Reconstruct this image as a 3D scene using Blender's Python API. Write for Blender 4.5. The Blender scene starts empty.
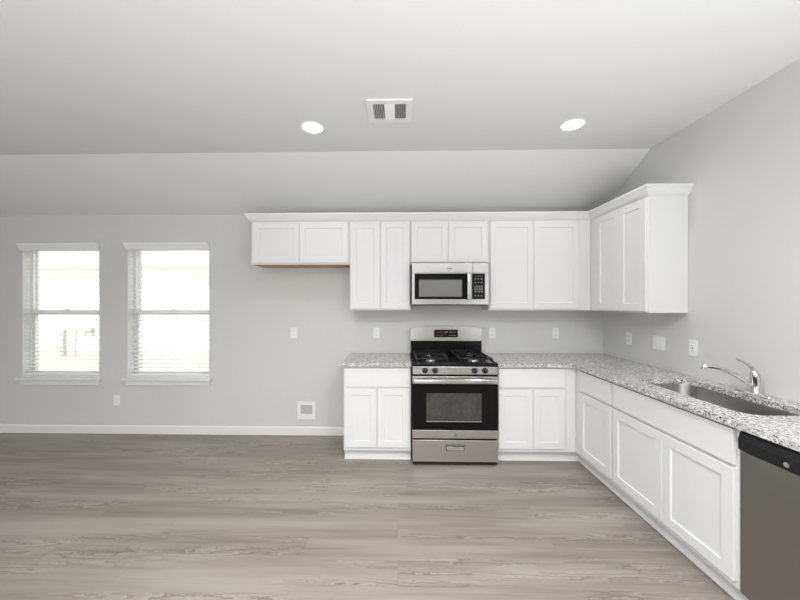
import bpy, bmesh, math, random
from mathutils import Vector, Matrix
random.seed(7)
S = bpy.context.scene
COL = S.collection
PI = math.pi

# ------------------------------------------------------------------ camera
cam_d = bpy.data.cameras.new('camera')
cam = bpy.data.objects.new('camera', cam_d); COL.objects.link(cam)
cam.location = (0, -3.7327, 1.477)
cam.rotation_euler = (PI/2, 0, 0.0218)
cam_d.sensor_width = 36.0; cam_d.lens = 338.22/800*36
cam_d.shift_x = 9.77/800; cam_d.shift_y = 1.84/800
cam_d.clip_start = 0.05; cam_d.clip_end = 200
S.camera = cam

# ------------------------------------------------------------------ world, sun, fill, exposure
W = bpy.data.worlds.new('world'); S.world = W; W.use_nodes = True
wn = W.node_tree.nodes; bg = wn['Background']
bg.inputs[0].default_value = (0.93, 0.97, 1.0, 1); bg.inputs[1].default_value = 2.3

sun_d = bpy.data.lights.new('sun', 'SUN'); sun_d.energy = 10.0; sun_d.angle = 0.03
sun_d.color = (1.0, 0.96, 0.88)
sun = bpy.data.objects.new('sun', sun_d); COL.objects.link(sun)
sun.rotation_euler = (math.radians(48), 0, math.radians(-14))     # travels towards +Y: over this roof onto the lawn

def area(name, loc, rot, sx, sy, power, color=(1, 1, 1), spread=180):
    d = bpy.data.lights.new(name, 'AREA'); d.shape = 'RECTANGLE'
    d.size = sx; d.size_y = sy; d.energy = power; d.color = color; d.spread = math.radians(spread)
    o = bpy.data.objects.new(name, d); COL.objects.link(o)
    o.location = loc; o.rotation_euler = rot
    return o
area('rear_fill', (-1.2, -7.95, 1.25), (PI/2, 0, 0), 2.6, 2.2, 70, (0.97, 0.985, 1.0))  # added fill light from the rear, out of view
area('bounce_flash', (0.6, -5.5, 0.35), (PI, 0, 0), 2.6, 3.0, 285, (0.96, 0.985, 1.0), 152)

area('side_fill', (-6.9, -6.0, 1.3), (PI/2, 0, -PI/2), 2.6, 2.1, 105, (0.97, 0.985, 1.0))  # added fill from the left for the right-hand cabinets and floor
vs = S.view_settings
S.display_settings.display_device = 'sRGB'
vs.view_transform = 'Standard'; vs.look = 'None'; vs.exposure = -0.34; vs.gamma = 1.0
vs.use_curve_mapping = False
LAMP_POWER = 4.0

# ------------------------------------------------------------------ materials
def mat(name, color=(.8, .8, .8), rough=.5, metal=0.0, spec=.5, coat=0.0):
    m = bpy.data.materials.new(name); m.use_nodes = True
    b = m.node_tree.nodes['Principled BSDF']
    b.inputs['Base Color'].default_value = (*color, 1); b.inputs['Roughness'].default_value = rough
    b.inputs['Metallic'].default_value = metal; b.inputs['Specular IOR Level'].default_value = spec
    b.inputs['Coat Weight'].default_value = coat
    return m
class NT:
    def __init__(s, m): s.m = m; s.t = m.node_tree; s.b = s.t.nodes['Principled BSDF']
    def n(s, typ, **kw):
        x = s.t.nodes.new(typ)
        for k, v in kw.items():
            if k.startswith('i_'): x.inputs[k[2:].replace('_', ' ')].default_value = v
            else: setattr(x, k, v)
        return x
    def l(s, a, b): s.t.links.new(a, b)
    def ramp(s, fac, stops, interp='LINEAR'):
        r = s.t.nodes.new('ShaderNodeValToRGB'); r.color_ramp.interpolation = interp
        e = r.color_ramp.elements
        while len(e) < len(stops): e.new(0.5)
        for el, (p, c) in zip(e, stops):
            el.position = p; el.color = (*c, 1) if len(c) == 3 else c
        s.l(fac, r.inputs[0]); return r.outputs[0]
    def mix(s, fac, a, b, mode='MIX'):
        x = s.t.nodes.new('ShaderNodeMix'); x.data_type = 'RGBA'; x.blend_type = mode
        for sock, v in ((x.inputs[0], fac), (x.inputs[6], a), (x.inputs[7], b)):
            if hasattr(v, 'is_linked'): s.l(v, sock)
            elif isinstance(v, (int, float)): sock.default_value = v
            else: sock.default_value = (*v, 1)
        return x.outputs[2]
    def math(s, op, a, b=0.0, c=None):
        x = s.t.nodes.new('ShaderNodeMath'); x.operation = op
        for i, v in enumerate((a, b) + ((c,) if c is not None else ())):
            if hasattr(v, 'is_linked'): s.l(v, x.inputs[i])
            else: x.inputs[i].default_value = v
        return x.outputs[0]
    def bump(s, h, strength=.1, dist=.002):
        x = s.n('ShaderNodeBump', i_Strength=strength, i_Distance=dist)
        s.l(h, x.inputs['Height']); s.l(x.outputs[0], s.b.inputs['Normal'])

def textured_paint(name, color, rough, scale=260, strength=.06):
    m = mat(name, color, rough); t = NT(m)
    tc = t.n('ShaderNodeTexCoord'); nz = t.n('ShaderNodeTexNoise', i_Scale=scale, i_Detail=2.0)
    t.l(tc.outputs['Object'], nz.inputs['Vector']); t.bump(nz.outputs[0], strength, .001)
    return m
M = {}
M['wall'] = textured_paint('wall_paint_grey', (.65, .65, .64), .7)
M['ceiling'] = textured_paint('ceiling_paint', (.75, .75, .745), .85)
M['cab'] = mat('cabinet_white', (.765, .765, .77), .5, spec=.25)
M['trim'] = mat('trim_white', (.80, .80, .79), .4)
M['jamb'] = mat('jamb_white', (.84, .84, .83), .55)
M['vinyl'] = mat('window_vinyl', (.80, .80, .80), .35)
M['slat'] = mat('blind_slat', (.92, .92, .91), .45)
M['plate'] = mat('plate_white', (.84, .86, .84), .3)
M['slot'] = mat('slot_dark', (.10, .10, .10), .5)
M['blackgloss'] = mat('black_gloss', (.005, .005, .005), .06, spec=.16)
M['enamel'] = mat('black_enamel', (.008, .008, .009), .14, spec=.2)
M['blackplastic'] = mat('black_plastic', (.014, .014, .015), .34, spec=.3)
M['iron'] = mat('cast_iron', (.010, .010, .011), .42, spec=.3)
M['chrome'] = mat('chrome', (.72, .72, .73), .08, 1.0)
M['alu'] = mat('burner_aluminium', (.55, .55, .55), .3, 1.0)
M['lampglow'] = mat('lamp_glow', (1, 1, 1), .5)
b = M['lampglow'].node_tree.nodes['Principled BSDF']
b.inputs['Emission Color'].default_value = (1, .97, .92, 1); b.inputs['Emission Strength'].default_value = 9.0
M['display'] = mat('display_glass', (.008, .006, .006), .1)
M['icon'] = mat('panel_print', (.30, .32, .36), .5)
M['digit'] = mat('red_print', (.35, .10, .07), .5)
M['glyph'] = mat('badge_print', (.20, .20, .20), .4, .6)
M['duct'] = mat('duct_dark', (.02, .02, .02), .8)
M['pipe'] = mat('pipe_grey', (.33, .33, .32), .5)
M['siding'] = mat('siding_cream', (.86, .86, .84), .7)
M['fascia'] = mat('fascia_cream', (.62, .60, .46), .7)
M['shingle'] = mat('roof_shingle', (.60, .58, .54), .9)
M['brass'] = mat('valve_brass', (.55, .54, .52), .4)

# brushed stainless: brushing runs along the given object axis
def stainless(name, stretch, color=(.575, .565, .55), rough=.21):
    m = mat(name, color, rough, 1.0); t = NT(m)
    tc = t.n('ShaderNodeTexCoord'); mp = t.n('ShaderNodeMapping'); mp.inputs['Scale'].default_value = stretch
    nz = t.n('ShaderNodeTexNoise', i_Scale=1.0, i_Detail=3.0)
    t.l(tc.outputs['Object'], mp.inputs[0]); t.l(mp.outputs[0], nz.inputs['Vector'])
    r = t.n('ShaderNodeMapRange'); r.inputs[3].default_value = rough-.05; r.inputs[4].default_value = rough+.09
    t.l(nz.outputs[0], r.inputs[0]); t.l(r.outputs[0], t.b.inputs['Roughness'])
    t.bump(nz.outputs[0], .03, .0005)
    return m
M['steel'] = stainless('stainless_brushed', (4, 500, 500))
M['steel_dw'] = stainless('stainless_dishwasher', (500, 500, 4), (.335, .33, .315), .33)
M['steel_sink'] = stainless('stainless_sink', (300, 8, 300), (.36, .35, .335), .32)

M['steel_mw_dim'] = stainless('stainless_microwave_dim', (4, 500, 500), (.44, .432, .42), .21)  # same stainless, colour darkened to dim the bright reflection on the microwave

# oven window: dark glass with a fine printed dot screen and mottled reflection painted into the colour
m = M['ovenglass'] = mat('oven_window_glass', (.03, .03, .03), .12); t = NT(m)
tc = t.n('ShaderNodeTexCoord'); vo = t.n('ShaderNodeTexVoronoi', i_Scale=34.0); nz = t.n('ShaderNodeTexNoise', i_Scale=11.0, i_Detail=4.0)
t.l(tc.outputs['Object'], vo.inputs['Vector']); t.l(tc.outputs['Object'], nz.inputs['Vector'])
c1 = t.ramp(nz.outputs[0], [(.3, (.040, .039, .037)), (.7, (.085, .080, .075))])
c2 = t.ramp(vo.outputs['Distance'], [(.0, (.075, .073, .07)), (.55, (.045, .045, .043))])
t.l(t.mix(.5, c1, c2), t.b.inputs['Base Color'])
# microwave window: grey screen
m = M['mwglass'] = mat('microwave_screen_glass', (.17, .17, .17), .10); t = NT(m)
tc = t.n('ShaderNodeTexCoord'); ck = t.n('ShaderNodeTexChecker', i_Scale=420.0)
ck.inputs[1].default_value = (.26, .26, .26, 1); ck.inputs[2].default_value = (.13, .13, .13, 1)
t.l(tc.outputs['Object'], ck.inputs[0]); t.l(ck.outputs[0], t.b.inputs['Base Color'])

# raw plywood underside
m = M['ply'] = mat('raw_plywood', (.50, .26, .11), .6); t = NT(m)
tc = t.n('ShaderNodeTexCoord'); mp = t.n('ShaderNodeMapping'); mp.inputs['Scale'].default_value = (3, 40, 40)
nz = t.n('ShaderNodeTexNoise', i_Scale=1.5, i_Detail=4.0)
t.l(tc.outputs['Object'], mp.inputs[0]); t.l(mp.outputs[0], nz.inputs['Vector'])
t.l(t.ramp(nz.outputs[0], [(.3, (.42, .20, .08)), (.7, (.60, .33, .15))]), t.b.inputs['Base Color'])

# granite
m = M['granite'] = mat('granite_speckled', (.6, .6, .6), .16); t = NT(m)
tc = t.n('ShaderNodeTexCoord')
def vor(scale):
    v = t.n('ShaderNodeTexVoronoi', i_Scale=scale); t.l(tc.outputs['Object'], v.inputs['Vector']); return v
nzd = t.n('ShaderNodeTexNoise', i_Scale=30.0, i_Detail=5.0, i_Roughness=.7); t.l(tc.outputs['Object'], nzd.inputs['Vector'])
v1 = vor(115.0); v2 = vor(170.0); v3 = vor(70.0)
def chan(v):
    s_ = t.n('ShaderNodeSeparateColor'); t.l(v.outputs['Color'], s_.inputs[0]); return s_.outputs[0]
base = t.ramp(chan(v1), [(0, (.42, .415, .405)), (.30, (.58, .575, .565)), (.55, (.70, .695, .685)), (1, (.78, .775, .765))])
blot = t.ramp(nzd.outputs[0], [(.38, (.56, .55, .54)), (.55, (1, 1, 1))])
c = t.mix(.8, base, blot, 'MULTIPLY')
f2 = t.math('MULTIPLY', t.math('GREATER_THAN', chan(v2), .83), t.math('GREATER_THAN', nzd.outputs[0], .44))
c = t.mix(f2, c, (.055, .053, .052))
f3 = t.math('MULTIPLY', t.math('GREATER_THAN', chan(v3), .93), .6)
c = t.mix(f3, c, (.22, .21, .20))
t.l(c, t.b.inputs['Base Color'])

# vinyl plank floor, planks along X
m = M['floor'] = mat('vinyl_plank', (.4, .37, .34), .42); t = NT(m)
tc = t.n('ShaderNodeTexCoord')
br = t.n('ShaderNodeTexBrick', offset=.37, offset_frequency=2, squash=1.0)
br.inputs['Color1'].default_value = (0, 0, 0, 1); br.inputs['Color2'].default_value = (1, 1, 1, 1); br.inputs['Mortar'].default_value = (.5, .5, .5, 1)
br.inputs['Scale'].default_value = 1.0; br.inputs['Mortar Size'].default_value = .0012; br.inputs['Mortar Smooth'].default_value = .3
br.inputs['Brick Width'].default_value = 1.5; br.inputs['Row Height'].default_value = .18
t.l(tc.outputs['Object'], br.inputs['Vector'])
sp = t.n('ShaderNodeSeparateColor'); t.l(br.outputs['Color'], sp.inputs[0]); rnd = sp.outputs[0]
# per-plank offset of the grain
cx_ = t.n('ShaderNodeCombineXYZ'); t.l(t.math('MULTIPLY', rnd, 37.0), cx_.inputs[0]); t.l(t.math('MULTIPLY', rnd, 11.3), cx_.inputs[1]); t.l(t.math('MULTIPLY', rnd, 23.0), cx_.inputs[2])
va = t.n('ShaderNodeVectorMath', operation='ADD'); t.l(tc.outputs['Object'], va.inputs[0]); t.l(cx_.outputs[0], va.inputs[1])
def mapped(sx, sy):
    mp = t.n('ShaderNodeMapping'); mp.inputs['Scale'].default_value = (sx, sy, 1.0); t.l(va.outputs[0], mp.inputs[0]); return mp.outputs[0]
g1 = t.n('ShaderNodeTexNoise', i_Scale=1.0, i_Detail=7.0, i_Roughness=.6); t.l(mapped(1.3, 24.0), g1.inputs['Vector'])
g2 = t.n('ShaderNodeTexNoise', i_Scale=1.0, i_Detail=2.0, i_Roughness=.5); t.l(mapped(.9, 11.0), g2.inputs['Vector'])
g4 = t.n('ShaderNodeTexNoise', i_Scale=1.0, i_Detail=2.0); mp4 = t.n('ShaderNodeMapping'); mp4.inputs['Scale'].default_value = (.55, 5.5, 1); t.l(tc.outputs['Object'], mp4.inputs[0]); t.l(mp4.outputs[0], g4.inputs['Vector'])
# cathedral figure: contour bands of a low-frequency field, jagged along the grain
jg = t.n('ShaderNodeTexNoise', i_Scale=1.0, i_Detail=1.0); t.l(mapped(24.0, 40.0), jg.inputs['Vector'])
wv = t.math('FRACT', t.math('ADD', t.math('MULTIPLY', g2.outputs[0], 10.0), t.math('MULTIPLY', jg.outputs[0], 1.0)))
g3 = t.n('ShaderNodeTexNoise', i_Scale=1.0, i_Detail=1.0); t.l(mapped(.6, 7.0), g3.inputs['Vector'])
fmask = t.ramp(g3.outputs[0], [(.48, (0, 0, 0)), (.58, (1, 1, 1))])
fig = t.math('MULTIPLY', t.ramp(wv, [(.0, (1, 1, 1)), (.22, (.25, .25, .25)), (.5, (0, 0, 0)), (.96, (0, 0, 0)), (1, (1, 1, 1))]), fmask)
fleck = t.math('MULTIPLY', t.ramp(wv, [(.55, (0, 0, 0)), (.75, (1, 1, 1)), (.92, (0, 0, 0))]), fmask)
tone = t.ramp(rnd, [(0, (.252, .224, .201)), (.5, (.262, .234, .211)), (1, (.274, .246, .222))])
c = t.mix(t.ramp(g1.outputs[0], [(.34, (1, 1, 1)), (.58, (0, 0, 0))]), tone, t.mix(1.0, tone, (.74, .72, .70), 'MULTIPLY'))
c = t.mix(t.math('MULTIPLY', t.ramp(g4.outputs[0], [(.42, (0, 0, 0)), (.64, (1, 1, 1))]), .60), c, (.385, .357, .333))
c = t.mix(t.math('MULTIPLY', fleck, .34), c, (.44, .412, .388))
c = t.mix(t.math('MULTIPLY', fig, .80), c, (.150, .125, .106))
c = t.mix(t.math('MULTIPLY', br.outputs['Fac'], .30), c, (.18, .16, .145))
t.l(c, t.b.inputs['Base Color'])
t.l(t.ramp(g1.outputs[0], [(.3, (.34,)*3), (.7, (.46,)*3)]), t.b.inputs['Roughness'])
t.bump(g1.outputs[0], .06, .001)

# grass
m = M['grass'] = mat('lawn_grass', (.5, .5, .25), .9); t = NT(m)
tc = t.n('ShaderNodeTexCoord'); nz = t.n('ShaderNodeTexNoise', i_Scale=2.0, i_Detail=6.0); t.l(tc.outputs['Object'], nz.inputs['Vector'])
t.l(t.ramp(nz.outputs[0], [(.3, (.46, .46, .30)), (.7, (.58, .56, .40))]), t.b.inputs['Base Color'])
# window glass: mostly see-through with a faint mirror
m = bpy.data.materials.new('window_glass'); m.use_nodes = True; nt = m.node_tree; nt.nodes.clear()
o_ = nt.nodes.new('ShaderNodeOutputMaterial'); mx = nt.nodes.new('ShaderNodeMixShader'); tr = nt.nodes.new('ShaderNodeBsdfTransparent'); gl = nt.nodes.new('ShaderNodeBsdfGlossy')
gl.inputs['Roughness'].default_value = .02; mx.inputs[0].default_value = .05
nt.links.new(tr.outputs[0], mx.inputs[1]); nt.links.new(gl.outputs[0], mx.inputs[2]); nt.links.new(mx.outputs[0], o_.inputs[0])
M['glass'] = m

# ------------------------------------------------------------------ mesh builder
class MB:
    """collects shapes in local coordinates of the owner; build() links them as one mesh object"""
    def __init__(s): s.bm = bmesh.new()
    def _merge(s, b2):
        me = bpy.data.meshes.new('tmp'); b2.to_mesh(me); b2.free(); s.bm.from_mesh(me); bpy.data.meshes.remove(me)
    def box(s, x0, x1, y0, y1, z0, z1, bev=0.0, seg=2):
        b = bmesh.new(); bmesh.ops.create_cube(b, size=1)
        bmesh.ops.transform(b, matrix=Matrix.Translation(((x0+x1)/2, (y0+y1)/2, (z0+z1)/2)) @ Matrix.Diagonal((abs(x1-x0), abs(y1-y0), abs(z1-z0), 1)), verts=b.verts)
        if bev > 0: bmesh.ops.bevel(b, geom=b.edges[:], offset=bev, segments=seg, profile=.5, affect='EDGES')
        s._merge(b); return s
    def cyl(s, p0, p1, r0, r1=None, n=24, bev=0.0):
        p0 = Vector(p0); p1 = Vector(p1); d = p1-p0; r1 = r0 if r1 is None else r1
        b = bmesh.new(); bmesh.ops.create_cone(b, cap_ends=True, segments=n, radius1=r0, radius2=r1, depth=d.length)
        if bev > 0:
            es = [e for e in b.edges if all(len(f.verts) > 4 for f in e.link_faces) is False and any(len(f.verts) > 4 for f in e.link_faces)]
            bmesh.ops.bevel(b, geom=es, offset=bev, segments=2, profile=.5, affect='EDGES')
        bmesh.ops.transform(b, matrix=Matrix.Translation((p0+p1)/2) @ d.to_track_quat('Z', 'Y').to_matrix().to_4x4(), verts=b.verts)
        s._merge(b); return s
    def tube(s, pts, r, n=12, taper=None):
        pts = [Vector(p) for p in pts]; b = bmesh.new(); rings = []
        prev = None
        for i, p in enumerate(pts):
            d = (pts[min(i+1, len(pts)-1)]-pts[max(i-1, 0)]).normalized()
            if prev is None:
                a = d.orthogonal().normalized()
            else:
                a = (prev - d*prev.dot(d)).normalized()
            prev = a; c = d.cross(a)
            rr = r if taper is None else r*(1+(taper-1)*i/(len(pts)-1))
            rings.append([b.verts.new(p+(a*math.cos(2*PI*k/n)+c*math.sin(2*PI*k/n))*rr) for k in range(n)])
        for q0, q1 in zip(rings, rings[1:]):
            for k in range(n): b.faces.new((q0[k], q0[(k+1) % n], q1[(k+1) % n], q1[k]))
        b.faces.new(rings[0][::-1]); b.faces.new(rings[-1])
        bmesh.ops.recalc_face_normals(b, faces=b.faces[:])
        s._merge(b); return s
    def prism(s, outline, vec, holes=()):
        """planar 3D outline (list of points) with holes, extruded by vec"""
        b = bmesh.new(); es = []
        for loop in [outline]+list(holes):
            v = [b.verts.new(p) for p in loop]
            es += [b.edges.new((v[i], v[(i+1) % len(v)])) for i in range(len(v))]
        bmesh.ops.triangle_fill(b, use_beauty=True, use_dissolve=False, edges=es)
        r = bmesh.ops.extrude_face_region(b, geom=b.faces[:])
        bmesh.ops.translate(b, vec=vec, verts=[g for g in r['geom'] if isinstance(g, bmesh.types.BMVert)])
        bmesh.ops.recalc_face_normals(b, faces=b.faces[:])
        s._merge(b); return s
    def loft(s, loops, closed=True, cap0=False, cap1=False):
        b = bmesh.new(); R = [[b.verts.new(p) for p in lp] for lp in loops]; n = len(R[0])
        for q0, q1 in zip(R, R[1:]):
            for k in range(n if closed else n-1): b.faces.new((q0[k], q0[(k+1) % n], q1[(k+1) % n], q1[k]))
        if cap0: b.faces.new(R[0][::-1])
        if cap1: b.faces.new(R[-1])
        bmesh.ops.recalc_face_normals(b, faces=b.faces[:])
        s._merge(b); return s
    def build(s, name, m, parent=None, label=None, smooth=True, angle=21):
        me = bpy.data.meshes.new(name); s.bm.to_mesh(me); s.bm.free()
        me.materials.append(m if not isinstance(m, str) else M[m])
        if smooth and len(me.polygons):
            me.polygons.foreach_set('use_smooth', [True]*len(me.polygons)); me.set_sharp_from_angle(angle=math.radians(angle))
        o = bpy.data.objects.new(name, me); COL.objects.link(o)
        if parent: o.parent = parent
        if label: o['label'] = label
        return o
def empty(name, loc, rz=0.0, label=None, cat=None, group=None, kind=None):
    o = bpy.data.objects.new(name, None); COL.objects.link(o); o.empty_display_size = .1
    o.location = loc; o.rotation_euler = (0, 0, rz); return tag(o, label, cat, group, kind)
def tag(o, label=None, cat=None, group=None, kind=None):
    for k, v in (('label', label), ('category', cat), ('group', group), ('kind', kind)):
        if v: o[k] = v
    return o
def copy_thing(o, loc, rz, label):
    r = o.copy(); COL.objects.link(r); r.location = loc; r.rotation_euler = (0, 0, rz); r['label'] = label
    for ch in list(o.children):
        c = ch.copy(); COL.objects.link(c); c.parent = r
        for g in ch.children:
            d = g.copy(); COL.objects.link(d); d.parent = c
    return r
def rrect(cx, cy, hx, hy, r, z, n=8):
    out = []
    for qx, qy, a0 in ((1, 1, 0), (-1, 1, PI/2), (-1, -1, PI), (1, -1, 3*PI/2)):
        for k in range(n+1):
            a = a0+PI/2*k/n
            out.append((cx+qx*(hx-r)+r*math.cos(a), cy+qy*(hy-r)+r*math.sin(a), z))
    return out
def struct(o, label=None, cat=None): return tag(o, label, cat, None, 'structure')

# ------------------------------------------------------------------ the room
XR, XLW, YB = 2.2366, -7.0, -8.0
HB, HC, YS = 2.4485, 2.832, -.693
WT = .15
win = [(-4.244, -3.355, .640, 2.118), (-3.032, -2.103, .640, 2.118)]      # openings x0,x1,z0,z1
struct(MB().box(XLW-.2, XR+.2, YB-.2, WT, -.12, 0).build('floor', 'floor', smooth=False), 'grey-brown wood-look plank floor running across the kitchen', 'floor')
def rect(x0, x1, z0, z1, y=0.0): return [(x0, y, z0), (x1, y, z0), (x1, y, z1), (x0, y, z1)]
struct(MB().prism(rect(XLW-.2, XR+.2, 0, HB+.001), (0, WT, 0), [rect(a, b_, c_, d_) for a, b_, c_, d_ in win]).build('wall_back', 'wall', smooth=False), 'light grey kitchen wall with two windows behind range and cabinets', 'wall')
prof = [(0, 0), (WT, 0), (WT, HB+.2), (YS, HC+.2), (YB, HC+.2), (YB, 0)]
side = lambda x: [(x, y, z) for y, z in prof]
struct(MB().prism(side(XR), (.2, 0, 0)).build('wall_right', 'wall', smooth=False), 'light grey wall on the right behind sink and faucet', 'wall')
struct(MB().prism(side(XLW), (-.2, 0, 0)).build('wall_left', 'wall', smooth=False), 'light grey wall closing the room on the left', 'wall')
struct(MB().prism([(XLW-.2, YB, 0), (XR+.2, YB, 0), (XR+.2, YB, HC+.2), (XLW-.2, YB, HC+.2)], (0, -.15, 0)).build('wall_rear', textured_paint('wall_paint_dimmed', (.34, .33, .31), .7), smooth=False), 'unseen wall behind the camera, darkened to lower the fill', 'wall')  # rear wall colour darkened to cut fill and reflections in the steel
cp = [(XLW-.2, WT, HB), (XLW-.2, 0, HB), (XLW-.2, YS, HC), (XLW-.2, YB-.15, HC), (XLW-.2, YB-.15, HC+.15), (XLW-.2, WT, HC+.15)]
struct(MB().prism(cp, (XR-XLW+.4, 0, 0)).build('ceiling', 'ceiling', smooth=False), 'white ceiling sloping down to the back wall', 'ceiling')
# baseboards
def baseboard(name, x0, x1):
    p = [(x0, 0, 0), (x0, -.014, 0), (x0, -.014, .078), (x0, -.008, .090), (x0, 0, .092)]
    return struct(MB().prism(p, (x1-x0, 0, 0)).build(name, 'trim', smooth=False), 'white baseboard along the bottom of the back wall under the windows', 'baseboard')
baseboard('baseboard_back', XLW, -.502)
struct(MB().box(XLW, XLW+.014, YB, -.016, 0, .09, .003).build('baseboard_left', 'trim'), 'white baseboard along the left wall', 'baseboard')

# windows
def window(i, x0, x1, z0, z1, label):
    r = struct(empty('window_%d' % i, ((x0+x1)/2, 0, z0)), label, 'window')
    w = (x1-x0)/2; h = z1-z0; yf = .085
    j = MB(); t_ = .004
    j.box(-w, -w+t_, .001, yf, 0, h); j.box(w-t_, w, .001, yf, 0, h); j.box(-w, w, .001, yf, h-t_, h); j.box(-w, w, .001, yf, 0, t_)
    j.build('jamb', 'jamb', r)
    f = MB(); fw = .034
    f.box(-w+.001, -w+fw, yf, WT, 0.001, h-.001, .003); f.box(w-fw, w-.001, yf, WT, 0.001, h-.001, .003)
    f.box(-w+fw, w-fw, yf, WT, h-.020, h-.001, .003); f.box(-w+fw, w-fw, yf, WT, .001, .012, .003)
    f.build('window_frame', 'vinyl', r)
    zm = 1.355-z0
    def sash(name, za, zb, ya, yb, sw, tr=.060):
        s_ = MB(); a = -w+fw; b_ = w-fw
        s_.box(a, a+sw, ya, yb, za, zb, .003); s_.box(b_-sw, b_, ya, yb, za, zb, .003)
        s_.box(a+sw, b_-sw, ya, yb, za, za+.030, .003); s_.box(a+sw, b_-sw, ya, yb, zb-tr, zb, .003)
        o = s_.build(name, 'vinyl', r)
        MB().box(a+sw, b_-sw, (ya+yb)/2-.002, (ya+yb)/2+.002, za+.030, zb-tr).build('glass_pane', 'glass', o, smooth=False)
        return o
    sash('upper_sash', zm-.022, h-.021, .118, .145, .012, .030)
    lo = sash('lower_sash', .0125, zm+.030, .088, .115, .020)
    MB().box(-.03, .03, .078, .09, zm+.028, zm+.04, .003).build('sash_lock', 'vinyl', lo)
    # stool and apron under the opening
    s_ = MB(); s_.box(-w-.045, w+.035, -.045, -.001, -.043, -.012, .006); s_.box(-w, w, -.001, .08, -.043, -.001)
    s_.build('window_stool', 'trim', r)
    MB().box(-w-.012, w+.006, -.016, -.001, -.098, -.0435, .004).build('window_apron', 'trim', r)
    return r
window(1, *win[0], 'left double-hung window with the gas pipes outside')
window(2, *win[1], 'right double-hung window nearer the cabinets')

def blind(x0, x1, z0, z1, label, tilt, wand_x):
    r = empty('window_blind', ((x0+x1)/2, 0, z0), 0, label, 'blind', 'horizontal blinds in the two windows')
    w = (x1-x0)/2-.008; h = z1-z0; wv_ = w+.016
    # headrail and slanted valance board
    MB().box(-w, w, .012, .062, h-.05, h-.006, .002).build('headrail', 'slat', r)
    p = [(-wv_, -.002, h-.064), (-wv_, -.010, h-.064), (-wv_, -.018, h-.050), (-wv_, -.052, h-.004), (-wv_, -.056, h+.014), (-wv_, -.002, h+.014)]
    MB().prism(p, (2*wv_-.006, 0, 0)).build('valance', 'slat', r, smooth=False)
    s_ = MB(); z = .05; pitch = .0445; zs = []
    while z < h-.075: zs.append(z); z += pitch
    for zz in zs:
        c_, n_ = math.cos(tilt)*.025, math.sin(tilt)*.025
        ym = .040; th = .0014
        crown = .0025
        pts = [(-w, ym-c_, zz-n_-th), (-w, ym, zz+crown-th), (-w, ym+c_, zz+n_-th), (-w, ym+c_, zz+n_+th), (-w, ym, zz+crown+th), (-w, ym-c_, zz-n_+th)]
        s_.prism(pts, (2*w, 0, 0))
    s_.build('slats', 'slat', r, smooth=False)
    MB().box(-w, w, .016, .064, .006, .028, .003).build('bottom_rail', 'slat', r)
    for fx in (-.76, 0.0, .76):
        c_ = MB()
        for yy in (.0135, .0665): c_.cyl((fx*w, yy, .028), (fx*w, yy, h-.05), .0010, n=6)
        c_.build('ladder_cord', 'slat', r)
    wd = MB(); wd.cyl((wand_x, .004, h-.06), (wand_x, .004, .10 if wand_x < -w+.15 else .4), .0045, n=8)
    wd.build('tilt_wand', 'vinyl', r)
    return r
blind(*win[0], 'white horizontal blind with slats open in the left window', math.radians(0.5), -.35)
blind(*win[1], 'white horizontal blind with slats open in the right window', math.radians(7), -.31)

# glass doors added behind the fill lights, out of view; walls stay solid
d = struct(empty('added_door_2', (XLW, -6.0, 0), PI/2), 'added white framed glass door, unseen, behind the side fill light', 'door')
f = MB()
for a, b_, c_, e in ((-1.4, -1.32, 0, 2.4), (1.32, 1.4, 0, 2.4), (-1.32, 1.32, 2.36, 2.4), (-1.32, 1.32, 0, .05), (-.04, .04, .05, 2.36)): f.box(a, b_, -.04, -.015, c_, e, .003)
f.build('door_frame', 'vinyl', d)
MB().box(-1.32, 1.32, -.022, -.016, .05, 2.36).build('glass_pane', 'glass', d)
d = struct(empty('added_door_1', (-1.2, YB, 0)), 'added white sliding glass door, unseen, behind the rear fill light', 'door')
f = MB()
for a, b_, c_, e in ((-1.4, -1.32, 0, 2.4), (1.32, 1.4, 0, 2.4), (-1.32, 1.32, 2.36, 2.4), (-1.32, 1.32, 0, .05), (-.04, .04, .05, 2.36)): f.box(a, b_, .001, .04, c_, e, .003)
f.build('door_frame', 'vinyl', d)
MB().box(-1.32, 1.32, .012, .018, .05, 2.36).build('glass_pane', 'glass', d)

# ------------------------------------------------------------------ outdoors
struct(MB().box(-30, 12, WT+.02, 30, -.5, -.2).build('lawn', 'grass', smooth=False), 'pale sunlit grass lawn outside the windows', 'lawn')
nh = empty('neighbor_house', (-11, 7.9, -.2), 0, 'pale neighbouring house across the lawn seen through the windows', 'house')
s_ = MB()
for k in range(17): s_.prism([(-9, -.001, k*.17), (-9, -.022, k*.17), (-9, -.006, k*.17+.17), (-9, -.001, k*.17+.17)], (18, 0, 0))
s_.box(-9, 9, 0, .2, 0, 2.9)
s_.build('siding_wall', 'siding', nh, smooth=False)
MB().box(-9.3, 9.3, -.42, -.38, 2.62, 2.74).build('fascia', 'fascia', nh, smooth=False)
MB().prism([(-9.3, -.42, 2.85), (-9.3, 4, 4.9), (-9.3, 4, 4.98), (-9.3, -.42, 2.93)], (18.6, 0, 0)).build('roof', 'shingle', nh, smooth=False)
MB().box(-9.2, 9.2, -.37, -.02, 2.80, 2.84).build('soffit', 'siding', nh, smooth=False)
gp = empty('gas_meter', (-10.3, 6.5, -.2), 0, 'grey gas meter post and pipes on the lawn outside left window', 'gas meter')
MB().box(-.10, .03, -.06, .06, 0, .84, .01).build('post', 'pipe', gp)
MB().tube([(.03, 0, .58), (.30, 0, .58), (.33, 0, .56), (.34, 0, .52), (.34, 0, 0)], .028).build('pipe', 'pipe', gp)
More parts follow.
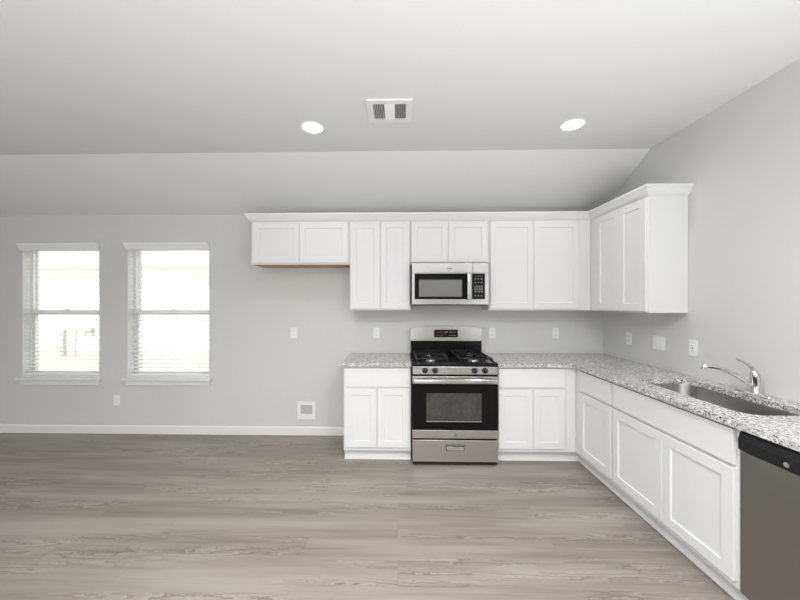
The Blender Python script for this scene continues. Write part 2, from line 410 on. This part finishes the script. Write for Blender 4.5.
MB().tube([(.34, .03, .55), (.35, .03, .80), (.38, .03, .84), (.58, .03, .84), (.62, .03, .80), (.63, .03, .62), (.67, .03, .58), (.84, .03, .58), (.88, .03, .62), (.88, .03, .86)], .026).build('pipe', 'pipe', gp)
MB().cyl((.75, -.04, .80), (.95, -.04, .80), .09, bev=.01).build('regulator', 'pipe', gp)

# ------------------------------------------------------------------ cabinets
def shaker(x0, x1, z0, z1, y=0.0, th=.019, st=.060, rec=.008):
    """door slab in front of y (faces -y) with a recessed flat panel"""
    b = MB(); e = .0018
    def ring(i, yy): return [(x0+i, yy, z0+i), (x1-i, yy, z0+i), (x1-i, yy, z1-i), (x0+i, yy, z1-i)]
    b.loft([ring(0, y-.0005), ring(0, y-th+e), ring(e, y-th), ring(st, y-th), ring(st+.0015, y-th+.001), ring(st+.003, y-th+rec-.001), ring(st+.0045, y-th+rec)], cap0=True, cap1=True)
    return b
def slab(x0, x1, z0, z1, y=0.0, th=.019): return MB().box(x0, x1, y-th, y-.0005, z0, z1, .002)
def carcass(w, dep, z0, z1, top=True, stile=.036, rail=.030, midrail=None, lstile=None, rstile=None):
    """box of 18 mm panels with a face frame on the front (y=0); width along +x, depth along +y"""
    b = MB(); t_ = .016; ls = lstile or stile; rs = rstile or stile
    b.box(0, t_, .019, dep, z0, z1); b.box(w-t_, w, .019, dep, z0, z1)
    b.box(t_, w-t_, .019, dep, z0+.012, z0+.012+t_); b.box(t_, w-t_, dep-.008, dep, z0+.012+t_, z1)
    if top: b.box(t_, w-t_, .019, dep-.008, z1-t_, z1)
    b.box(0, ls, 0, .019, z0, z1, .001); b.box(w-rs, w, 0, .019, z0, z1, .001)
    b.box(ls, w-rs, 0.0002, .019, z1-rail, z1); b.box(ls, w-rs, 0.0002, .019, z0, z0+rail)
    if midrail: b.box(ls, w-rs, 0.0002, .019, midrail-.02, midrail+.02)
    return b
ZT, ZB = 2.308, 1.3916
UDP, BDP = .304, .610
def upper(name, x0, x1, z0, doors, label, rot=0.0, loc=None, top=ZT, lst=None, rst=None, bottom=.016):
    r = empty(name, loc or (x0, -UDP, z0), rot, label, 'cabinet', 'upper cabinets')
    w = x1-x0 if loc is None else x1
    g = .0006
    c_ = carcass(w-2*g, UDP-.002, 0, top-z0, lstile=lst, rstile=rst).build('cabinet_box', 'cab', r, smooth=False); c_.location.x = g
    for a, b_ in doors: shaker(a, b_, bottom, top-z0-.024).build('door', 'cab', r, smooth=False)
    return r
u1 = upper('wall_cabinet', -1.4965, -.4870, 1.857, [(.016, .4955), (.4985, .994)], 'short white upper cabinet at the left end with raw wood underside')
MB().box(.017, .99, .020, UDP-.012, -.003, .0115).build('underside_panel', 'ply', u1, 'raw brown wood underside', smooth=False)
upper('wall_cabinet', -.4864, .1290, ZB, [(.010, .3095), (.3125, .604)], 'tall white two-door upper cabinet between short cabinet and microwave')
upper('wall_cabinet', .1300, .9165, 1.8625, [(.010, .3765), (.3795, .776)], 'short white two-door upper cabinet directly above the microwave', bottom=.010)
upper('wall_cabinet', .9175, XR-UDP-.0005, ZB, [(.014, .4425), (.4455, .892)], 'wide white two-door upper cabinet right of the microwave, reaching the corner', rst=.118)
# right run (front faces -X): local x runs towards the viewer
upper('wall_cabinet', 0, 1.0835-.3045, ZB, [(.125, .4535), (.4565, .772)], 'white upper cabinet on the right-hand wall with exposed end panel', rot=-PI/2, loc=(XR-UDP, -.3045, ZB), lst=.12, bottom=.012)

# crown moulding swept round the upper cabinets
def sweep(path, profile):
    n = len(path); seg = [(Vector(b_)-Vector(a)).normalized() for a, b_ in zip(path, path[1:])]
    nor = [Vector((s_.y, -s_.x)) for s_ in seg]       # left turn path: outward is to the right of travel
    loops = []
    for i, p in enumerate(path):
        if i == 0: m_ = nor[0]
        elif i == n-1: m_ = nor[-1]
        else: m_ = (nor[i-1]+nor[i])/(1+nor[i-1].dot(nor[i]))
        loops.append([(p[0]+m_.x*o, p[1]+m_.y*o, z) for o, z in profile])
    b = MB(); b.loft(loops, closed=True, cap0=True, cap1=True); return b
UF = UDP
path = [(-1.4965, -.002), (-1.4965, -UF), (XR-UF, -UF), (XR-UF, -1.0835), (XR-.002, -1.0835)]
crown = sweep(path, [(.0008, 2.296), (.005, 2.296), (.009, 2.301), (.013, 2.306), (.020, 2.312), (.032, 2.330), (.043, 2.350), (.049, 2.354), (.049, 2.372), (.0008, 2.372)])
tag(crown.build('crown_molding', 'cab', smooth=False), 'white crown moulding running along the tops of the upper cabinets', 'moulding')

def base(name, w, loc, rot, doors, drawers, label, kick=(0, 0), top=True, lst=None, rst=None, toe=.062, corner=False):
    r = empty(name, loc, rot, label, 'cabinet', 'base cabinets'); g = .0006
    c_ = carcass(w-2*g, BDP-.002, .105, .882, top=top, midrail=.690, lstile=lst, rstile=rst).build('cabinet_box', 'cab', r, smooth=False); c_.location.x = g
    for a, b_ in doors: shaker(a, b_, .137, .678).build('door', 'cab', r, smooth=False)
    for a, b_ in drawers: slab(a, b_, .696, .866).build('drawer', 'cab', r)
    k = MB(); k.box(kick[0], w-kick[1], toe, toe+.014, .001, .104)
    # quarter-round shoe moulding
    q = [(kick[0], toe, .0005)]+[(kick[0], toe-.016*math.cos(a*PI/10), .0005+.018*math.sin(a*PI/10)) for a in range(6)]
    k.prism(q, (w-kick[0]-kick[1], 0, 0))
    if corner:      # the board turns the inside corner and runs on to the next cabinet
        k.box(w+toe, w+toe+.014, 0, toe+.014, .001, .104)
        k.prism([(w+toe, 0, .0005)]+[(w+toe-.016*math.cos(a*PI/10), 0, .0005+.018*math.sin(a*PI/10)) for a in range(6)], (0, toe, 0))
    k.build('toe_kick', 'cab', r, smooth=False)
    return r
base('base_cabinet', .622, (-.4990, -BDP, 0), 0, [(.016, .3085), (.3115, .606)], [(.016, .606)], 'white base cabinet with one drawer and two doors left of the range')
base('base_cabinet', XR-BDP-.0005-.909, (.9090, -BDP, 0), 0, [(.012, .3235), (.3265, .612)], [(.012, .612)], 'white base cabinet right of the range, reaching the inside corner', rst=.105, kick=(0, -.0615), corner=True)
XF = XR-BDP      # face plane of right run
y0 = -BDP
base('base_cabinet', 1.152-.6106, (XF, -.6106, 0), -PI/2, [(.095, .530)], [(.095, .530)], 'narrow white base cabinet with single door between inside corner and sink cabinet', lst=.085, kick=(0, 0))
sinkcab = base('base_cabinet', 2.098-1.153, (XF, -1.153, 0), -PI/2, [(.012, .4835), (.4865, .922)], [(.012, .922)], 'wide white sink base cabinet with false drawer front beside the dishwasher', top=False)

# countertops
def tri_prism(outline, z, th, holes=()):
    return MB().prism([(x, y, z-th) for x, y in outline], (0, 0, th), [[(x, y, z-th) for x, y in h_] for h_ in holes])
CT, CTH = .9145, .032
tag(MB().box(-.5145, .1265, -.648, -.001, CT-CTH+.0005, CT, .003).build('countertop', 'granite'), 'short speckled granite countertop left of the range', 'countertop', 'granite countertops')
SX0, SX1, SY0, SY1 = 1.737, 2.105, -2.02, -1.225
hole = [(p[0], p[1]) for p in rrect((SX0+SX1)/2, (SY0+SY1)/2, (SX1-SX0)/2, (SY1-SY0)/2, .085, 0)]
ol = [(.9055, -.001), (XR-.001, -.001), (XR-.001, -2.80), (XR-.648, -2.80), (XR-.648, -.648), (.9055, -.648)]
tag(tri_prism(ol, CT, CTH-.0005, [hole]).build('countertop', 'granite', smooth=False), 'L-shaped speckled granite countertop with the sink cut into it', 'countertop', 'granite countertops')

# sink
sk = empty('kitchen_sink', ((SX0+SX1)/2, (SY0+SY1)/2, .882), 0, 'stainless undermount sink bowl set in the granite countertop', 'sink')
hx, hy = (SX1-SX0)/2, (SY1-SY0)/2
L = [rrect(0, 0, hx+.018, hy+.018, .095, -.0005), rrect(0, 0, hx+.003, hy+.003, .085, -.0005), rrect(0, 0, hx-.001, hy-.001, .082, -.012), rrect(0, 0, hx-.006, hy-.006, .080, -.17),
     rrect(0, 0, hx-.02, hy-.02, .07, -.193), rrect(0, 0, hx-.05, hy-.05, .05, -.2), rrect(0, 0, .06, .06, .0599, -.204), rrect(0, 0, .045, .045, .0449, -.205)]
MB().loft(L, cap1=True).build('bowl', 'steel_sink', sk, angle=50)
dr = MB(); dr.cyl((0, 0, -.2045), (0, 0, -.2005), .043, .040, n=32)
dr.build('drain', 'chrome', sk)

# faucet
fc = empty('faucet', (2.165, -1.640, CT), 0, 'chrome single-lever faucet behind the sink', 'faucet')
MB().loft([rrect(0, .0, .030, .120, .0299, 0), rrect(0, .0, .030, .120, .0299, .006), rrect(0, 0, .024, .112, .0239, .013), rrect(0, 0, .018, .10, .0179, .016)], cap0=True, cap1=True).build('base_plate', 'chrome', fc)
bd = MB()
def ring_(cx0, cy0, r_, z, n=28): return [(cx0+r_*math.cos(2*PI*k/n), cy0+r_*math.sin(2*PI*k/n), z) for k in range(n)]
bd.loft([ring_(0, 0, .026, .014), ring_(0, 0, .024, .03), ring_(0, 0, .022, .06), ring_(-.001, 0, .023, .085), ring_(-.003, 0, .025, .105), ring_(-.006, 0, .024, .125), ring_(-.010, 0, .018, .142), ring_(-.014, 0, .008, .150)], cap0=True, cap1=True)
bd.build('body', 'chrome', fc, angle=60)
def bez(ps, n=18):
    out = []
    for i in range(n+1):
        t_ = i/n; q = [Vector(p) for p in ps]
        while len(q) > 1: q = [a.lerp(b_, t_) for a, b_ in zip(q, q[1:])]
        out.append(q[0])
    return out
spts = bez([(-.008, .004, .045), (-.075, .020, .105), (-.15, .038, .166), (-.245, .054, .162)])
MB().tube(spts, .0125, 14, .95).tube([(-.245, .054, .162), (-.254, .056, .156), (-.257, .057, .142)], .0145, 14).build('spout', 'chrome', fc)
hd = bez([(-.008, 0, .140), (-.025, 0, .178), (-.06, -.003, .192), (-.118, -.006, .218)])
MB().tube(hd, .0115, 12, .55).build('lever_handle', 'chrome', fc)

# ------------------------------------------------------------------ gas range
RX0, RW = .1305, .773
rg = empty('gas_range', (RX0, -.68, 0), 0, 'stainless and black gas range standing between the two counters', 'range')
w = RW
bb = MB(); bb.box(.002, w-.002, .050, .655, .045, .895); bb.box(.03, w-.03, .09, .62, .012, .045)
for fx in (.05, w-.05):
    for fy in (.10, .58): bb.cyl((fx, fy, .001), (fx, fy, .02), .018)
bb.build('range_body', 'blackplastic', rg, smooth=False)
# cooktop
ct = MB(); ct.box(0, w, .004, .66, .895, .920, .006)
ct.box(.0, .018, .03, .60, .9195, .927, .003); ct.box(w-.018, w, .03, .60, .9195, .927, .003); ct.box(.0, w, .006, .03, .9195, .925, .003)
ct.build('cooktop', 'enamel', rg)
# burners
for bx, by, br_ in ((.185, .165, .050), (.185, .455, .040), (w-.185, .165, .055), (w-.185, .455, .038)):
    q = MB(); q.cyl((bx, by, .9205), (bx, by, .934), br_, br_*.9, 28, .002); o = q.build('burner_head', 'alu', rg)
    MB().cyl((bx, by, .9345), (bx, by, .943), br_*.82, br_*.75, 28, .002).build('burner_cap', 'iron', o)
# grates: two continuous cast-iron grids
def grate(x0, x1):
    g = MB(); z0, z1 = .949, .961; b_ = .006; ya, yb = .045, .575
    for yy in (ya, yb, (ya+yb)/2): g.box(x0, x1, yy-b_, yy+b_, z0, z1, .002)
    for xx in (x0+b_, x1-b_): g.box(xx-b_, xx+b_, ya, yb, z0, z1, .002)
    xm = (x0+x1)/2
    for yc in (.165, .455):
        for k in range(8):
            a = k*PI/4+PI/8*0
            dx, dy = math.cos(a), math.sin(a); L_ = .118 if k % 2 == 0 else .155
            L_ = min(L_, (x1-xm-.006)/max(abs(dx), 1e-6), .125/max(abs(dy), 1e-6))
            p0 = (xm+dx*.028, yc+dy*.028, .957); p1 = (xm+dx*L_, yc+dy*L_, .957)
            g.tube([p0, p1], .0058, 6)
    for xx in (x0+.008, x1-.008):
        for yy in (ya, (ya+yb)/2, yb): g.cyl((xx, yy, .9275), (xx, yy, .952), .008, n=10)
    g.build('burner_grate', 'iron', rg)
grate(.035, .335); grate(w-.335, w-.035)
# back guard: black riser and arched stainless panel
bk = MB(); bk.box(.012, w, .605, .665, .918, 1.060, .004); bk.box(.014, w-.004, .585, .606, .945, .958, .003); bk.build('riser', 'enamel', rg)
o_ = []; zb, za = 1.058, 1.196; arch = .022; r_ = .028; x0, x1 = .010, w+.002
for k in range(7):
    a = PI-PI/2*k/6; o_.append((x0+r_+r_*math.cos(a), za-r_+r_*math.sin(a)))
for k in range(1, 16):
    q = k/16; o_.append((x0+r_+(x1-x0-2*r_)*q, za+arch*(1-(2*q-1)**2)))
for k in range(7):
    a = PI/2-PI/2*k/6; o_.append((x1-r_+r_*math.cos(a), za-r_+r_*math.sin(a)))
poly = [(x0, zb)]+o_+[(x1, zb)]
bgp = MB(); bgp.prism([(x, .598, z) for x, z in poly], (0, .066, 0)); bg_ = bgp.build('back_panel', 'steel', rg)
dsp = MB(); dsp.box(.263, .517, .594, .599, 1.096, 1.178, .003)
dp = dsp.build('display', 'display', bg_)
for i in range(2):
    for x in (.288, .314, .340): MB().box(x, x+.013, .5925, .5942, 1.112+i*.034, 1.119+i*.034).build('button', 'digit', bg_, smooth=False)
    for x in (.424, .452, .480): MB().box(x, x+.014, .5925, .5942, 1.112+i*.034, 1.120+i*.034).build('button', 'icon', bg_, smooth=False)
for x in (.376, .388, .400): MB().box(x, x+.007, .5925, .5942, 1.146, 1.160).build('clock_digit', 'icon', bg_, smooth=False)
# front control strip with four knobs
fp = MB(); fp.box(.004, w-.004, -.006, .050, .824, .8945, .004); fpo = fp.build('control_strip', 'steel', rg)
e_ = MB(); e_.box(.0, .0045, -.004, .05, .815, .896, .001); e_.box(w-.0045, w, -.004, .05, .815, .896, .001); e_.box(.004, w-.004, .004, .05, .812, .824); e_.build('strip_edge', 'enamel', rg)
def knob(x):
    k = MB(); k.cyl((x, -.0065, .860), (x, -.013, .860), .026, n=28, bev=.001); k.cyl((x, -.013, .860), (x, -.034, .860), .022, .018, 28, .003)
    k.box(x-.0045, x+.0045, -.040, -.020, .842, .878, .002)
    o = k.build('knob', 'blackplastic', rg)
    MB().box(x-.001, x+.001, -.0408, -.0395, .868, .877).build('knob_mark', 'icon', o)
for x in (.116, .207, w-.214, w-.121): knob(x)
# oven door
dr = MB(); dr.box(.003, w-.003, -.004, .046, .325, .742, .003); od = dr.build('oven_door', 'blackgloss', rg)
hp = MB(); hp.box(.003, w-.003, -.008, .046, .7425, .808, .003)
hp.build('door_top_trim', 'steel', od)
sl = MB()
for a, b_ in ((.125, .185), (.215, .355), (.385, .525), (.56, .64)): sl.box(a, b_, -.0088, -.006, .797, .8035)
sl.build('vent_slots', 'slot', od)
hh = MB(); hh.box(.010, w-.010, -.050, -.030, .748, .790, .008, 3)
for xx in (.03, w-.03): hh.box(xx-.016, xx+.016, -.034, -.0085, .755, .783, .003)
hh.build('door_handle', 'steel', od)
MB().box(.128, w-.150, -.0052, -.003, .412, .655, .002).build('oven_window', 'ovenglass', od)
MB().box(.128, w-.150, -.0058, -.0040, .398, .408).build('window_rim', 'steel', od)
lt = MB(); lt.box(.003, w-.003, -.006, .046, .249, .3245, .003); lto = lt.build('door_bottom_trim', 'steel', od)
bdg = MB(); bdg.cyl((w/2+.004, -.0065, .286), (w/2+.004, -.009, .286), .019, n=28, bev=.0008)
bo = bdg.build('badge', 'alu', od)
mg = MB()
cxb, czb = w/2+.004, .286
mg.tube([(cxb+.0155*math.cos(a*PI/16), -.0094, czb+.0155*math.sin(a*PI/16)) for a in range(33)], .0010, 6)
mg.tube([(cxb-.001+.0055*math.cos(a), -.0094, czb+.001+.008*math.sin(a)) for a in [PI*.25+k*PI*1.5/12 for k in range(13)]], .0011, 6)
mg.tube([(cxb+.006+.0045*math.cos(a), -.0094, czb+.0045*math.sin(a)+.003) for a in [PI*.2+k*PI*1.4/10 for k in range(11)]], .0011, 6)
mg.tube([(cxb+.006+.005*math.cos(a), -.0094, czb-.005+.0045*math.sin(a)) for a in [PI*.4+k*PI*1.4/10 for k in range(11)]], .0011, 6)
mg.build('monogram', 'glyph', bo)
# storage drawer
sd = MB(); sd.box(.004, w-.004, -.006, .046, .040, .236, .004); sdo = sd.build('storage_drawer', 'steel', rg)
hr = MB(); hr.box(.302, .470, -.010, -.0058, .140, .190, .002)
for zz in (.190,): hr.box(.298, .474, -.017, -.006, .186, .195, .003)
hr.build('drawer_handle', 'slot', sdo)
MB().box(.310, .464, -.0125, -.0098, .147, .178, .001).build('handle_plate', 'chrome', sdo)
MB().box(.010, w-.010, .01, .05, .012, .038).build('plinth', 'blackplastic', rg)

# ------------------------------------------------------------------ microwave
mw = empty('microwave', (.1405, -.400, 1.451), 0, 'stainless over-the-range microwave mounted under the short cabinet', 'microwave')
w = .7500; h = .4080
MB().box(.003, w-.003, .022, .397, .004, h).build('case', 'blackplastic', mw, smooth=False)
tp = MB(); tp.box(0, .5965, 0, .022, h-.098, h, .003); tp.box(.598, w, 0, .022, h-.098, h, .003); tp.build('top_panel', 'steel_mw_dim', mw)
MB().box(.345, .395, -.0008, .001, h-.060, h-.052).build('badge', 'glyph', mw)
bt = MB(); bt.box(.004, w-.004, .06, .36, -.008, .004); bt.build('grease_filter', 'blackplastic', mw)
dr = MB(); x0, x1 = 0, .583; zt = h-.100; zg = h-.104
dr.prism([(x0, .0, .001), (x1, .0, .001), (x1, .0, zt), (x0, .0, zt)], (0, .022, 0), [[(.027, .0, .052), (.579, .0, .052), (.579, .0, zg), (.027, .0, zg)]])
do = dr.build('door', 'steel_mw_dim', mw, smooth=False)
MB().box(.027, .579, -.002, .020, .052, zg, .002).build('door_glass', 'blackgloss', do)
MB().box(.069, .490, -.0032, -.001, .077, h-.165, .001).build('window_screen', 'mwglass', do)
hd = MB(); hd.box(.536, .575, -.042, -.020, .045, zg, .007, 3)
for zz in (.060, h-.124): hd.box(.545, .567, -.024, -.0018, zz-.010, zz+.010, .002)
hd.build('handle', 'steel_mw_dim', do)
cp_ = MB(); cp_.prism([(.5845, 0, .001), (w, 0, .001), (w, 0, zt), (.5845, 0, zt)], (0, .022, 0), [[(.588, 0, .052), (.716, 0, .052), (.716, 0, zg), (.588, 0, zg)]])
cpo = cp_.build('control_frame', 'steel_mw_dim', mw, smooth=False)
kp = MB().box(.588, .716, -.002, .020, .052, zg, .002).build('control_panel', 'blackgloss', mw)
for i, zz in enumerate((.085, .125, .143, .161, .179, .215, .250)):
    for k in range(4 if 0 < i < 5 else 3):
        x = .614+k*(.022 if 0 < i < 5 else .030); MB().box(x, x+.012, -.0030, -.0018, zz-.004, zz+.004).build('button', 'icon', kp, smooth=False)
MB().box(.618, .690, -.0030, -.0018, .268, .280).build('clock_display', 'display', kp)

# ------------------------------------------------------------------ dishwasher
dw = empty('dishwasher', (XF-.010, -2.102, 0), -PI/2, 'stainless dishwasher with black control strip right of sink cabinet', 'dishwasher')
w = .598
MB().box(.004, w-.004, .035, .56, .105, .872).build('tub', 'blackplastic', dw, smooth=False)
dd = MB(); dd.box(.002, w-.002, -.006, .034, .110, .779, .004); ddo = dd.build('door', 'steel_dw', dw)
cpn = MB(); p = [(0, .034), (0, .0)]
prof_ = [(.034, .782), (-.012, .782), (-.020, .790), (-.022, .835), (-.012, .866), (-.004, .873), (.034, .873)]
cpn.loft([[(.004, y_*.4+.006, .782+(z_-.782)*.94) for y_, z_ in prof_], [(.010, y_, z_) for y_, z_ in prof_], [(w-.010, y_, z_) for y_, z_ in prof_], [(w-.004, y_*.4+.006, .782+(z_-.782)*.94) for y_, z_ in prof_]], cap0=True, cap1=True)
cpo = cpn.build('control_panel', 'blackplastic', dw, smooth=False)
MB().cyl((.210, -.0205, .808), (.210, -.025, .808), .011, n=20, bev=.001).build('badge', 'chrome', cpo)
MB().box(.004, w-.004, .060, .075, .002, .104).build('toe_panel', 'blackplastic', dw, smooth=False)
# end panel closing the counter run beyond the dishwasher
tag(MB().box(XF, XR-.002, -2.790, -2.728, .001, .8815).build('end_panel', 'cab', smooth=False), 'white end panel under the granite on the far side of the dishwasher', 'panel')

# ------------------------------------------------------------------ wall plates
def rwall(x_label): pass
def outlet(loc, rz, label):
    """duplex outlet plate; local -y faces the room"""
    r = empty('wall_outlet', loc, rz, label, 'outlet', 'wall outlets')
    MB().box(-.036, .036, -.006, -.0005, -.058, .058, .002).build('cover_plate', 'plate', r)
    for zc in (.020, -.020):
        f_ = MB().loft([rrect(0, 0, .017, .0135, .008, 0, 5), rrect(0, 0, .0165, .013, .008, .0022, 5)], cap0=True, cap1=True)
        for v in f_.bm.verts: v.co = Vector((v.co.x, -.006-v.co.z, zc+v.co.y))
        fo = f_.build('receptacle', 'plate', r)
        s_ = MB(); s_.box(-.008, -.006, -.0088, -.0078, zc-.001, zc+.008); s_.box(.006, .008, -.0088, -.0078, zc-.001, zc+.008); s_.cyl((0, -.0078, zc-.007), (0, -.0088, zc-.007), .0025, n=10)
        s_.build('slots', 'slot', fo)
    MB().cyl((0, -.006, 0), (0, -.0072, 0), .003, n=10).build('screw', 'plate', r)
    return r
o1 = outlet((-1.151, -.0005, 1.131), 0, 'white outlet between right window and cabinets, above the recessed valve box')
for (x, z), lab in (((-.233, 1.133), 'white outlet above the short granite countertop left of the range'),
                    ((1.035, 1.135), 'white outlet just right of the range back panel'),
                    ((1.724, 1.137), 'white outlet on back wall near the corner, above the granite'),
                    ((-3.152, .374), 'white outlet low on the wall between the two windows')):
    copy_thing(o1, (x, -.0005, z), 0, lab)
copy_thing(o1, (XR-.0005, -.416, 1.124), -PI/2, 'white outlet on the right wall nearest the corner')
def gfci(loc, rz, label):
    r = empty('wall_outlet', loc, rz, label, 'outlet', 'wall outlets')
    MB().box(-.037, .037, -.006, -.0005, -.060, .060, .002).build('cover_plate', 'plate', r)
    f_ = MB().box(-.0165, .0165, -.009, -.006, -.033, .033, .001).build('receptacle', 'plate', r)
    for zc in (.020, -.022):
        s_ = MB(); s_.box(-.007, -.0055, -.0098, -.0088, zc-.004, zc+.004); s_.box(.0055, .007, -.0098, -.0088, zc-.004, zc+.004)
        s_.build('slots', 'slot', f_)
    b_ = MB(); b_.box(-.006, .006, -.0102, -.009, -.0045, -.0005); b_.box(-.006, .006, -.0102, -.009, .0005, .0045); b_.build('test_buttons', 'slot', f_)
    return r
gfci((XR-.0005, -1.128, 1.127), -PI/2, 'white outlet on the right wall nearest the faucet')
sw = empty('light_switch', (XR-.0005, -.793, 1.127), -PI/2, 'double-width white switch plate on the right wall between two outlets', 'switch')
MB().box(-.066, .066, -.006, -.0005, -.059, .059, .002).build('cover_plate', 'plate', sw)
for xc in (-.023, .023):
    p = [(xc-.0165, -.006, -.033), (xc-.0165, -.0075, -.033), (xc-.0165, -.0105, 0), (xc-.0165, -.0085, .033), (xc-.0165, -.006, .033)]
    MB().prism(p, (.033, 0, 0)).build('rocker', 'plate', sw, smooth=False)
# recessed valve box for an icemaker
ib = empty('valve_box', (-1.010, -.0005, .274), 0, 'white recessed icemaker valve box low on the wall left of base cabinets', 'valve box')
fr = MB(); fr.prism([(-.100, -.010, -.097), (.100, -.010, -.097), (.100, -.010, .097), (-.100, -.010, .097)], (0, .009, 0), [[(-.066, -.010, -.040), (.066, -.010, -.040), (.066, -.010, .062), (-.066, -.010, .062)]])
fr.build('cover_frame', 'plate', ib, smooth=False)
bx = MB()
bx.box(-.066, .066, -.0012, -.0002, -.040, .062)
bx.build('recess_back', mat('recess_grey', (.50, .50, .50), .6), ib, smooth=False)
vl = MB(); vl.cyl((0, -.008, -.038), (0, -.008, .012), .006, n=12); vl.cyl((-.02, -.008, .014), (.02, -.008, .014), .005, n=10)
vl.build('valve', 'brass', ib)

# ------------------------------------------------------------------ ceiling fixtures
def downlight(loc, label, power=LAMP_POWER):
    r = empty('recessed_light', loc, 0, label, 'ceiling light', 'recessed ceiling lights')
    n = 40
    def ring(rr, z): return [(rr*math.cos(2*PI*k/n), rr*math.sin(2*PI*k/n), z) for k in range(n)]
    MB().loft([ring(.0765, -.0005), ring(.092, -.0005), ring(.092, -.003), ring(.086, -.006), ring(.079, -.007), ring(.0765, -.003)], closed=True).build('trim_ring', 'trim', r)
    MB().cyl((0, 0, -.0055), (0, 0, -.0008), .076, n=n).build('lens', 'lampglow', r)
    return r
def lamp_light(loc, power=LAMP_POWER):
    d_ = bpy.data.lights.new('recessed_light_beam', 'AREA'); d_.shape = 'DISK'; d_.size = .14; d_.energy = power; d_.color = (1, .98, .95); d_.spread = math.radians(150)
    q = bpy.data.objects.new('recessed_light_beam', d_); COL.objects.link(q); q.location = (loc[0], loc[1], loc[2]-.012)
    return q
lamps = [((-.660, -1.122, HC), 'recessed ceiling light left of the ceiling vent'), ((1.334, -1.122, HC), 'recessed ceiling light right of the ceiling vent')]
d1 = downlight(*lamps[0])
copy_thing(d1, lamps[1][0], 0, lamps[1][1])
for lp, _ in lamps: lamp_light(lp)
for k, (x, y) in enumerate(((-.66, -3.35), (.70, -3.35), (-3.2, -5.6))):  # extra unseen downlights, added to brighten floor and cabinet fronts
    lamp_light((x, y, HC), LAMP_POWER*(12, 12, 2)[k])
    copy_thing(d1, (x, y, HC), 0, ('added unseen ceiling light behind the camera on the left', 'added unseen ceiling light behind the camera on the right', 'added unseen ceiling light far behind the camera by the left wall')[k])

vt = empty('ceiling_vent', (-.055, -1.338, HC), 0, 'white ceiling air vent with louvres between the two recessed lights', 'vent')
fr = MB()
w2, d2 = .157, .138
rc = lambda x0, x1, y0, y1, z: [(x0, y0, z), (x1, y0, z), (x1, y1, z), (x0, y1, z)]
fr.prism(rc(-w2, w2, -d2, d2, -.012), (0, 0, .0115), [rc(-.114, .114, -.098, .098, -.012)])
fr.build('vent_frame', 'trim', vt, smooth=False)
MB().box(-.114, .114, -.098, .098, -.0015, -.0008).build('duct_opening', 'duct', vt, smooth=False)
lv = MB()
for k in range(6):
    x = -.110+k*.0122
    lv.prism([(x, -.094, -.014), (x+.0026, -.094, -.014), (x+.0046, -.094, -.003), (x+.002, -.094, -.003)], (0, .188, 0))
lv.build('louvers', 'trim', vt, smooth=False)
lv = MB()
for k in range(6):
    x = .110-k*.0122
    lv.prism([(x, -.094, -.014), (x-.0026, -.094, -.014), (x-.0046, -.094, -.003), (x-.002, -.094, -.003)], (0, .188, 0))
lv.build('louvers', 'trim', vt, smooth=False)
lv = MB()
for k in range(9):
    y = -.092+k*.0208
    lv.prism([(-.036, y+.0150, -.014), (-.036, y+.0170, -.014), (-.036, y+.002, -.003), (-.036, y, -.003)], (.072, 0, 0))
lv.box(-.038, -.034, -.098, .098, -.014, -.002); lv.box(.034, .038, -.098, .098, -.014, -.002)
lv.build('louvers', 'trim', vt, smooth=False)
